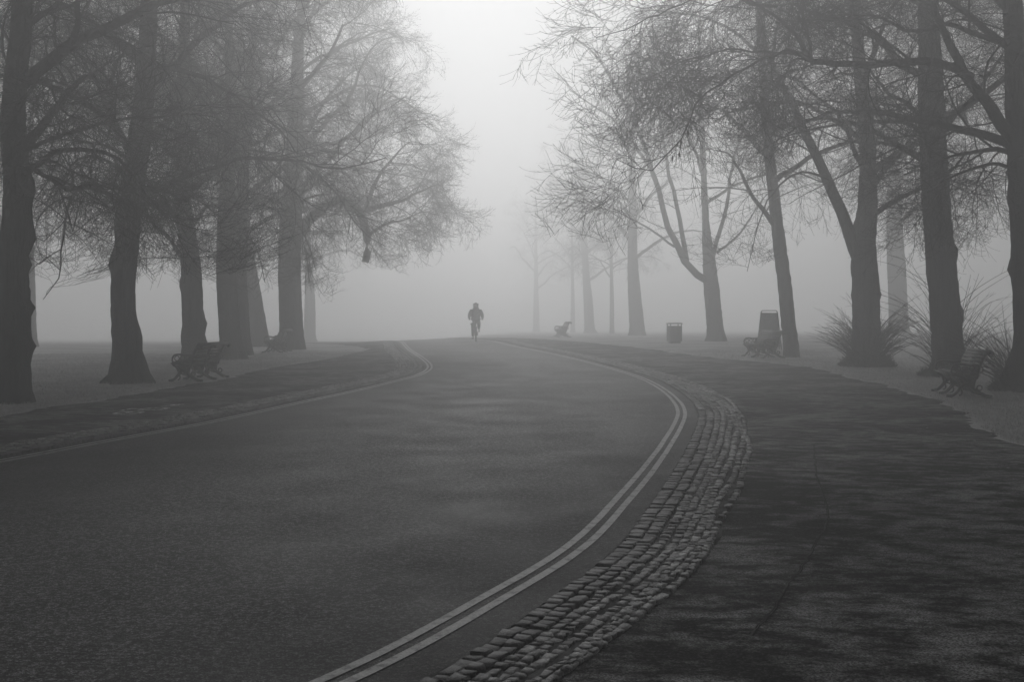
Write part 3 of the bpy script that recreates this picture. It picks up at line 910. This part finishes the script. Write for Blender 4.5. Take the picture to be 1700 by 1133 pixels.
T['R10'] = dict(z=145, trunk=[(951, 556), (951, 500), (950, 440), (948, 300)], w=0.55, burrs=0, flare=.3, low=6, auto=12, spread=9, height=22, clear=4)
T['R11'] = dict(z=165, trunk=[(890, 557), (890, 500), (890, 440), (888, 300)], w=0.9, burrs=0, flare=.3, low=6, auto=12, spread=9, height=22, clear=4)
T['L9'] = dict(z=100, trunk=[(514, 566), (514, 500), (512, 440), (510, 300), (505, 160)], w=1.0, burrs=0, flare=.3, low=5.5, auto=14, spread=9, height=21, clear=3)

labels = {
 'L1': 'dark lime tree at the left edge of the frame with knobbly burrs down its trunk',
 'L2': 'swollen lime tree with spreading root flare standing left of the first left bench',
 'L3': 'lime tree directly behind the first bench left of the road',
 'L4': 'broad lime tree just right of the first left bench, overlapping a thinner trunk',
 'L5': 'slimmer trunk tucked half behind the broad lime tree on the left',
 'L6': 'pale trunk leaning left between the overlapping pair and the stout lime with the hanging stub',
 'L7': 'stout lime tree at the road end of the left row with a drooping sawn limb',
 'L8': 'pale slim tree in the fog just behind the leftmost trunk',
 'L9': 'fog-faded tree beyond the stout lime at the end of the left row',
 'R1': 'dark lime tree cut by the right edge of the frame, long horizontal limb reaching left',
 'R2': 'lime tree right behind the nearest bench, with tall shoots beside its trunk',
 'R3': 'forked lime tree with a wide skirt of shoots around its foot',
 'R4': 'slender leaning tree beside the tapered board right of the road',
 'R5': 'pale thick trunk standing alone in the fog on the open grass to the right',
 'R6': 'tree forking low into several stems between the litter bin and the board',
 'R7': 'straight faded trunk left of the litter bin',
 'R8': 'thinnest faded trunk right of the road, far beyond the litter bin',
 'R9': 'faded tree with flared foot just left of the thinnest far trunk',
 'R10': 'very faint narrow trunk left of the flared far tree',
 'R11': 'faintest tree of the right row, nearly lost in the fog beside the road'}
# unseen lime trees added beside and behind the camera to shade the near road
for i, (x_, z_) in enumerate([(-13.5, 11.0), (-12.5, 3.0), (-13.5, -5.0), (14.5, 13.0), (12.5, 5.0), (9.0, -4.0), (-14, -13), (8, -14), (-17.5, 9), (-18, 18), (17.5, 11), (18.5, 20), (-19, -1), (17, 1), (1, -16)]):
    OFF.append((x_, z_, i))
for i, k in enumerate(T):
    zz = T[k]['z']
    T[k]['tw'] = 1.0 if zz < 32 else (1.15 if zz < 55 else 1.5)
    dn = T[k].get('dens', 1.0 if k in ('L1', 'L2', 'L3', 'L7', 'R1') else (0.9 if zz < 60 else 0.8))
    TREES[k] = tree(labels[k], T[k], 100 + i, LEFT if k[0] == 'L' else (RIGHT if k != 'R5' else None), dn)

src = ['L3', 'L4', 'L2', 'R7', 'L3', 'L7', 'R7', 'L4', 'L7', 'R7', 'R7', 'L7', 'L7', 'R7', 'L7']
for x_, z_, i in OFF:
    o = TREES[src[i]]
    c = o.copy(); COL.objects.link(c)
    for ch in o.children:
        d = ch.copy(); COL.objects.link(d); d.parent = c
    c.location = (x_, z_, gh(x_, z_)); c.rotation_euler = (0, 0, i * 2.1)
    tag(c, 'unseen lime tree added beside or behind the viewer to shade the near road', 'tree', 'unseen shade trees added beside and behind the viewer')

# ------------------------------------------------------------------ park benches
def make_bench():
    """length along local y, sitter faces local -x; origin on the ground at the middle"""
    root = empty('park_bench', (0, 0, 0))
    Lh = 0.92
    def tube2(g, pts, rad, y, k=8, n=18, flat=1.6):
        P = catmull3(np.array([(a, y, b_) for a, b_ in pts], float), n) if len(pts) > 2 else np.array([(a, y, b_) for a, b_ in pts], float)
        g.tubes(P[None], np.full((1, len(P)), rad), k, cap=True)
    def ringy(g, cx, cz, rr, rad, y):
        t = np.linspace(0, 2 * math.pi, 17)
        P = np.stack([cx + rr * np.cos(t), np.full(17, y), cz + rr * np.sin(t)], 1)
        g.tubes(P[None], np.full((1, 17), rad), 6)
    for y in (-Lh, 0.0, Lh):
        g = Geo()
        tube2(g, [(-.33, .43), (-.25, .45), (-.1, .42), (.08, .39), (.16, .41)], .032, y)            # seat rail
        tube2(g, [(.14, .38), (.18, .55), (.24, .72), (.31, .86), (.37, .91), (.43, .885), (.435, .84), (.40, .82)], .034, y)   # back and curl
        tube2(g, [(-.30, .42), (-.20, .34), (-.16, .22), (-.22, .12), (-.30, .05), (-.36, .035)], .034, y)  # front leg
        tube2(g, [(.12, .38), (.06, .28), (.10, .17), (.22, .09), (.32, .04), (.38, .035)], .036, y)     # back leg
        tube2(g, [(-.17, .24), (-.06, .30), (.07, .26)], .02, y)
        tube2(g, [(-.20, .12), (-.11, .20), (0, .16), (.10, .15)], .018, y)
        for fx in (-.37, .39): g.tubes(np.array([[(fx - .05, y, .03), (fx + .05, y, .03)]]), np.full((1, 2), .03), 8, cap=True)
        tube2(g, [(-.12, .40), (-.02, .30), (.02, .16)], .022, y); tube2(g, [(.02, .38), (.06, .28), (-.04, .20)], .022, y)
        ringy(g, .22, .56, .05, .014, y); ringy(g, .20, .20, .05, .016, y)
        ringy(g, -.02, .34, .045, .018, y); ringy(g, .405, .86, .03, .016, y)
        tube2(g, [(-.22, .40), (-.13, .12), (-.18, .04)], .018, y)
        for poly in ([(-.20, .41), (.14, .40), (.10, .19), (.02, .15), (-.05, .24), (-.13, .20)], [(-.02, .42), (.15, .41), (.225, .64), (.10, .63)]):
            n_ = len(poly)
            vv = [(a_, y - .008, b_) for a_, b_ in poly] + [(a_, y + .008, b_) for a_, b_ in poly]
            g.add(vv, t=[(0, i_ + 1, i_) for i_ in range(1, n_ - 1)] + [(n_, n_ + i_, n_ + i_ + 1) for i_ in range(1, n_ - 1)], q=[(i_, (i_ + 1) % n_, n_ + (i_ + 1) % n_, n_ + i_) for i_ in range(n_)])
        o = g.build('iron_end', M['iron'], root)
        if y != 0:
            g = Geo()
            tube2(g, [(-.30, .44), (-.33, .55), (-.28, .645), (-.16, .67), (0, .65), (.12, .655), (.21, .66)], .022, y)
            tube2(g, [(-.28, .46), (-.20, .52), (-.10, .47), (0, .53), (.10, .48), (.16, .52)], .012, y)
            ringy(g, -.21, .575, .06, .012, y); ringy(g, -.07, .58, .055, .012, y); ringy(g, .06, .585, .05, .012, y)
            g.build('armrest', M['iron'], o)
    g = Geo()
    for x, z, t in ((-.325, .445, .55), (-.26, .482, .15), (-.185, .483, -.12), (-.11, .467, -.2), (-.035, .448, -.2), (.04, .434, -.12), (.11, .432, 0)):
        c_, s_ = math.cos(t), math.sin(t)
        g.box((x, 0, z), (.062, 1.94, .022), [[c_, 0, s_], [0, 1, 0], [-s_, 0, c_]])
    g.build('seat', M['wood'], root, smooth=False)
    g = Geo()
    for x, z, t in ((.135, .50, 1.32), (.158, .575, 1.28), (.185, .65, 1.22), (.215, .725, 1.18), (.252, .80, 1.1), (.29, .865, 1.0), (.335, .925, .55), (.395, .935, -.15), (.455, .90, -.9)):
        c_, s_ = math.cos(-t), math.sin(-t)
        g.box((x, 0, z), (.062, 1.94, .022), [[c_, 0, s_], [0, 1, 0], [-s_, 0, c_]])
    g.build('backrest', M['wood'], root, smooth=False)
    return root

def copy_tree(o, parent=None):
    c = o.copy(); COL.objects.link(c); c.parent = parent
    for ch in list(o.children): copy_tree(ch, c)
    return c

BG = 'cast iron park benches on the grass verges'
bench = make_bench()
spots = [
 ((1590, 656), -0.20, 'nearest slatted park bench with black iron ends, by the right edge of the frame'),
 ((1266, 594), 0.16, 'slatted park bench in front of the tapered board right of the road'),
 ((331, 631), -0.10, 'dark park bench seen from behind at the third tree on the left'),
 ((460, 585), 0.0, 'faint park bench at the foot of the stout lime ending the left row'),
 ((933, 560), 0.1, 'barely visible park bench deep in the fog right of the road')]
benches = []
for i, ((px, py), rz, lab) in enumerate(spots):
    o = bench if i == 0 else copy_tree(bench)
    x, y = at(px, py)
    o.location = (x, y, gh(x, y)); o.rotation_euler = (0, 0, rz)
    tag(o, lab, 'bench', BG)
    benches.append(o)
benches[0].location.x += 0.05; 

# ------------------------------------------------------------------ litter bin
x, y = at(1119.5, 570)
root = empty('litter_bin', (x, y, gh(x, y)), 0.15)
tag(root, 'dark square litter bin on the verge left of the low forking tree', 'litter bin')
g = Geo()
def frustum(g, z0, z1, a0, b0, a1, b1):
    v = [(-a0, -b0, z0), (a0, -b0, z0), (a0, b0, z0), (-a0, b0, z0), (-a1, -b1, z1), (a1, -b1, z1), (a1, b1, z1), (-a1, b1, z1)]
    g.add(v, [(3, 2, 1, 0), (4, 5, 6, 7), (0, 1, 5, 4), (1, 2, 6, 5), (2, 3, 7, 6), (3, 0, 4, 7)])
frustum(g, .08, .80, .27, .27, .28, .28)
for k in range(7):
    for s_ in (-1, 1):
        g.box((-.24 + k * .08, s_ * .285, .44), (.045, .014, .68)); g.box((s_ * .285, -.24 + k * .08, .44), (.014, .045, .68))
g.build('body', M['bin'], root, smooth=False)
g = Geo()
frustum(g, 0, .08, .23, .23, .23, .23)
g.build('base', M['iron'], root, smooth=False)
g = Geo()
for sx_, sy_ in ((-.26, -.26), (.26, -.26), (.26, .26), (-.26, .26)): g.box((sx_, sy_, .84), (.04, .04, .09))
frustum(g, .885, .925, .315, .315, .305, .305); frustum(g, .925, .945, .30, .30, .24, .24)
g.build('lid', M['iron'], root, smooth=False)

# ------------------------------------------------------------------ tapered A board behind the far right bench
zb = 46.0
xb = (1277 - CX) / F * zb
root = empty('display_board', (xb, zb, gh(xb, zb)), -0.1)
tag(root, 'tall tapered grey board with a gap under its top rail, behind a bench', 'board')
hb = EYE + (HY - 516) / F * zb - gh(xb, zb)
for s_ in (-1, 1):
    g = Geo()
    top = hb - .09
    v = []
    for dz_, th in ((0, 0), (0, .02)):
        for (hx, hz_) in ((-.43, .12), (.43, .12), (.315, top), (-.315, top)):
            yy = s_ * (.30 * (1 - hz_ / hb) + .03 - th)
            v.append((hx, yy, hz_))
    f = [(0, 1, 2, 3), (7, 6, 5, 4), (0, 4, 5, 1), (1, 5, 6, 2), (2, 6, 7, 3), (3, 7, 4, 0)]
    g.add(v, f)
    g.build('panel', M['panel'], root, smooth=False)
    g = Geo()
    P = np.array([(-.45, s_ * .33, 0), (-.385, s_ * .18, hb * .5), (-.325, s_ * .045, hb - .08), (-.30, s_ * .03, hb - .025), (-.27, s_ * .025, hb), (.27, s_ * .025, hb), (.30, s_ * .03, hb - .025),
                  (.325, s_ * .045, hb - .08), (.385, s_ * .18, hb * .5), (.45, s_ * .33, 0)])
    g.tubes(P[None], np.full((1, len(P)), .018), 8)
    g.build('frame', M['steel'], root)

# ------------------------------------------------------------------ cyclist
def skin_mesh(name, verts, edges, radii, mat, parent, root_i=0, sub=2):
    me = bpy.data.meshes.new(name)
    me.from_pydata(verts, edges, [])
    o = bpy.data.objects.new(name, me); COL.objects.link(o)
    md = o.modifiers.new('skin', 'SKIN'); md.use_smooth_shade = True
    for i, rr in enumerate(radii):
        sv = me.skin_vertices[0].data[i]
        sv.radius = rr if isinstance(rr, tuple) else (rr, rr)
        sv.use_root = (i == root_i)
    sb = o.modifiers.new('sub', 'SUBSURF'); sb.levels = sub; sb.render_levels = sub
    dg = bpy.context.evaluated_depsgraph_get()
    nm = bpy.data.meshes.new_from_object(o.evaluated_get(dg))
    nm.name = name
    bpy.data.objects.remove(o)
    nm.materials.clear(); nm.materials.append(mat)
    for p in nm.polygons: p.use_smooth = True
    o = bpy.data.objects.new(name, nm); COL.objects.link(o)
    if parent: o.parent = parent
    return o

zc = 56.0
bxc = (790 - CX) / F * zc
by = zc; bz = gh(bxc, zc) + 0.012
RZ = math.radians(3)
# the bicycle comes towards the camera: local -y is forward
bike = empty('bicycle', (bxc, by, bz), RZ)
tag(bike, 'dark upright bicycle ridden along the middle of the road', 'bicycle')
def wheel(yc):
    g = Geo(); t = np.linspace(0, 2 * math.pi, 41)
    P = np.stack([np.zeros(41), yc + .335 * np.cos(t), .345 + .335 * np.sin(t)], 1)
    g.tubes(P[None], np.full((1, 41), .019), 8)
    o = g.build('wheel', M['rubber'], bike)
    g = Geo()
    P = np.stack([np.zeros(41), yc + .31 * np.cos(t), .345 + .31 * np.sin(t)], 1)
    g.tubes(P[None], np.full((1, 41), .009), 6)
    for k in range(14):
        a = k / 14 * 2 * math.pi
        g.tubes(np.array([[(0.015 * (-1) ** k, yc, .345), (0, yc + .31 * math.cos(a), .345 + .31 * math.sin(a))]]), np.full((1, 2), .0025), 3)
    g.tubes(np.array([[(-.05, yc, .345), (.05, yc, .345)]]), np.full((1, 2), .022), 8, cap=True)
    g.build('rim', M['steel'], o)
wheel(-.55); wheel(.52)
g = Geo()
def seg(a, b_, r_): g.tubes(np.array([[a, b_]], float), np.full((1, 2), r_), 8, cap=True)
seg((0, .10, .30), (0, .22, .86), .016); seg((0, .10, .30), (0, -.36, .78), .018); seg((0, .20, .78), (0, -.33, .86), .016)
seg((0, -.32, .90), (0, -.38, .70), .02)
for s_ in (-1, 1):
    seg((s_ * .02, .10, .30), (s_ * .055, .52, .345), .010); seg((s_ * .02, .20, .78), (s_ * .055, .52, .345), .009)
    seg((s_ * .045, -.38, .70), (s_ * .05, -.55, .345), .012)
seg((-.045, -.38, .705), (.045, -.38, .705), .014)
g.build('frame', M['frame'], bike)
g = Geo()
seg((0, -.32, .88), (0, -.30, 1.02), .014)
P = catmull3(np.array([(-.31, -.14, 1.03), (-.27, -.26, 1.05), (-.12, -.33, 1.04), (0, -.32, 1.02), (.12, -.33, 1.04), (.27, -.26, 1.05), (.31, -.14, 1.03)]), 20)
g.tubes(P[None], np.full((1, 20), .013), 8, cap=True)
g.build('handlebar', M['steel'], bike)
skin_mesh('saddle', [(0, .34, .93), (0, .25, .94), (0, .12, .93)], [(0, 1), (1, 2)], [(.09, .03), (.07, .03), (.02, .02)], M['rubber'], bike, 0)
g = Geo()
seg((-.09, .10, .30), (.09, .10, .30), .018)
seg((-.09, .10, .30), (-.10, .06, .14), .012); seg((.09, .10, .30), (.10, .14, .46), .012)
g.box((-.15, .05, .13), (.10, .09, .025)); g.box((.15, .15, .47), (.10, .09, .025))
g.build('crank', M['steel'], bike)
g = Geo()
g.box((0, -.60, .58), (.04, .15, .02)); 
P = np.array([(0, -.55 + .37 * math.cos(a), .345 + .37 * math.sin(a)) for a in np.linspace(0.5, 2.9, 14)])
g.tubes(P[None], np.full((1, 14), .022), 6)
g.build('mudguard', M['frame'], bike)

rider = empty('person', (bxc, by, bz), RZ)
tag(rider, 'hooded person in a bulky dark coat sitting upright, riding towards the viewer', 'person')
V = [(0, .24, 1.00), (0, .22, 1.14), (0, .18, 1.30), (0, .14, 1.44), (0, .12, 1.53), (0, .10, 1.60), (0, .08, 1.68), (0, .085, 1.76)]
E = [(i, i + 1) for i in range(7)]
Rr = [(.20, .15), (.215, .155), (.25, .16), (.215, .14), (.13, .10), (.07, .065), (.085, .095), (.075, .085)]
for s_ in (-1, 1):
    i0 = len(V)
    V += [(s_ * .21, .13, 1.44), (s_ * .295, .06, 1.26), (s_ * .31, -.02, 1.13), (s_ * .31, -.12, 1.075)]
    E += [(3, i0), (i0, i0 + 1), (i0 + 1, i0 + 2), (i0 + 2, i0 + 3)]
    Rr += [.105, .09, .07, .045]
    i0 = len(V)
    kz, ky, fz, fy = (.62, -.14, .19, .04) if s_ < 0 else (.86, -.12, .53, .12)
    V += [(s_ * .10, .20, .95), (s_ * .135, ky, kz), (s_ * .14, (ky + fy) / 2 + .05, (kz + fz) / 2), (s_ * .15, fy + .03, fz + .04)]
    E += [(0, i0), (i0, i0 + 1), (i0 + 1, i0 + 2), (i0 + 2, i0 + 3)]
    Rr += [.125, .09, .075, .05]
body = skin_mesh('body', V, E, Rr, M['coat'], rider, 0)
# face, hood, gloves, shoes
skin_mesh('face', [(0, .03, 1.63), (0, .015, 1.68), (0, .005, 1.695), (0, .02, 1.75)], [(0, 1), (1, 2), (2, 3)], [(.05, .04), (.062, .05), (.05, .045), (.058, .05)], M['skin'], rider, 1)
skin_mesh('nose', [(0, -.035, 1.70), (0, -.055, 1.675), (0, -.04, 1.665)], [(0, 1), (1, 2)], [.010, .014, .012], M['skin'], rider, 1, 1)
skin_mesh('hood', [(0, .15, 1.56), (0, .16, 1.66), (0, .145, 1.75), (0, .12, 1.84)], [(0, 1), (1, 2), (2, 3)], [(.15, .09), (.13, .10), (.11, .10), (.06, .06)], M['coat'], rider, 1)
for s_ in (-1, 1):
    hv = [(s_ * .31, -.12, 1.075), (s_ * .305, -.17, 1.065)]
    he = [(0, 1)]; hr = [(.034, .026), (.036, .024)]
    for k, (ox, ln) in enumerate(((-.028, .05), (-.010, .058), (.010, .054), (.027, .044))):
        i0 = len(hv)
        hv += [(s_ * .305 + ox, -.20, 1.066), (s_ * .305 + ox, -.225, 1.045), (s_ * .305 + ox, -.22, 1.045 - ln * .6)]
        he += [(1, i0), (i0, i0 + 1), (i0 + 1, i0 + 2)]; hr += [.010, .009, .008]
    i0 = len(hv)
    hv += [(s_ * (.305 - .035), -.165, 1.05), (s_ * (.305 - .045), -.19, 1.03)]
    he += [(1, i0), (i0, i0 + 1)]; hr += [.011, .009]
    skin_mesh('hand', hv, he, hr, M['coat'], rider, 0, 1)
    fz, fy = (.19, .04) if s_ < 0 else (.53, .12)
    skin_mesh('shoe', [(s_ * .15, fy + .06, fz - .005), (s_ * .15, fy, fz - .012), (s_ * .152, fy - .09, fz - .016)], [(0, 1), (1, 2)], [(.038, .036), (.042, .034), (.04, .026)], M['rubber'], rider, 1, 1)

bike.scale = rider.scale = (1.05, 1.05, 1.05)

# ------------------------------------------------------------------ dead leaves still hanging on the long twig
g = Geo()
for px, py, dz in ((1125, 238, -5.3), (1129, 244, -5.3), (1131, 236, -5.3), (1116, 262, -5.4), (1127, 260, -5.3), (1142, 220, -5.1), (1128, 256, -5.2), (1123, 150, -4.6)):
    p = np.array(wp(px, py, 22.5 + dz)); a = random.uniform(0, 3.14); s_ = random.uniform(.018, .03)
    c_, n_ = math.cos(a) * s_, math.sin(a) * s_
    g.add([p + (0, 0, .05), p + (c_, n_, 0), p + (c_ * .2, n_ * .2, -.07), p + (-c_ * .7, -n_ * .7, -.005)], [(0, 1, 2, 3)])
ob = g.build('hanging_leaves', M['twig'], None, smooth=False)
right_tree = [o for o in bpy.data.objects if o.get('label') == labels['R1']][0]
ob.parent = right_tree; ob.location = -right_tree.location

# ------------------------------------------------------------------ the fog
g = Geo()
zlo, zhi = -4.1, 25.6
g.box((0, 110, (zlo + zhi) / 2), (860, 640, zhi - zlo))
hm = bpy.data.materials.new('fog'); hm.use_nodes = True
nt = hm.node_tree; nt.nodes.clear()
out = nt.nodes.new('ShaderNodeOutputMaterial'); pv = nt.nodes.new('ShaderNodeVolumePrincipled')
pv.inputs['Density'].default_value = FOG_DENSITY
pv.inputs['Color'].default_value = (0.985, 0.985, 0.985, 1)
pv.inputs['Anisotropy'].default_value = 0.7
nt.links.new(pv.outputs[0], out.inputs['Volume'])
tag(g.build('haze', hm, smooth=False), kind='stuff')
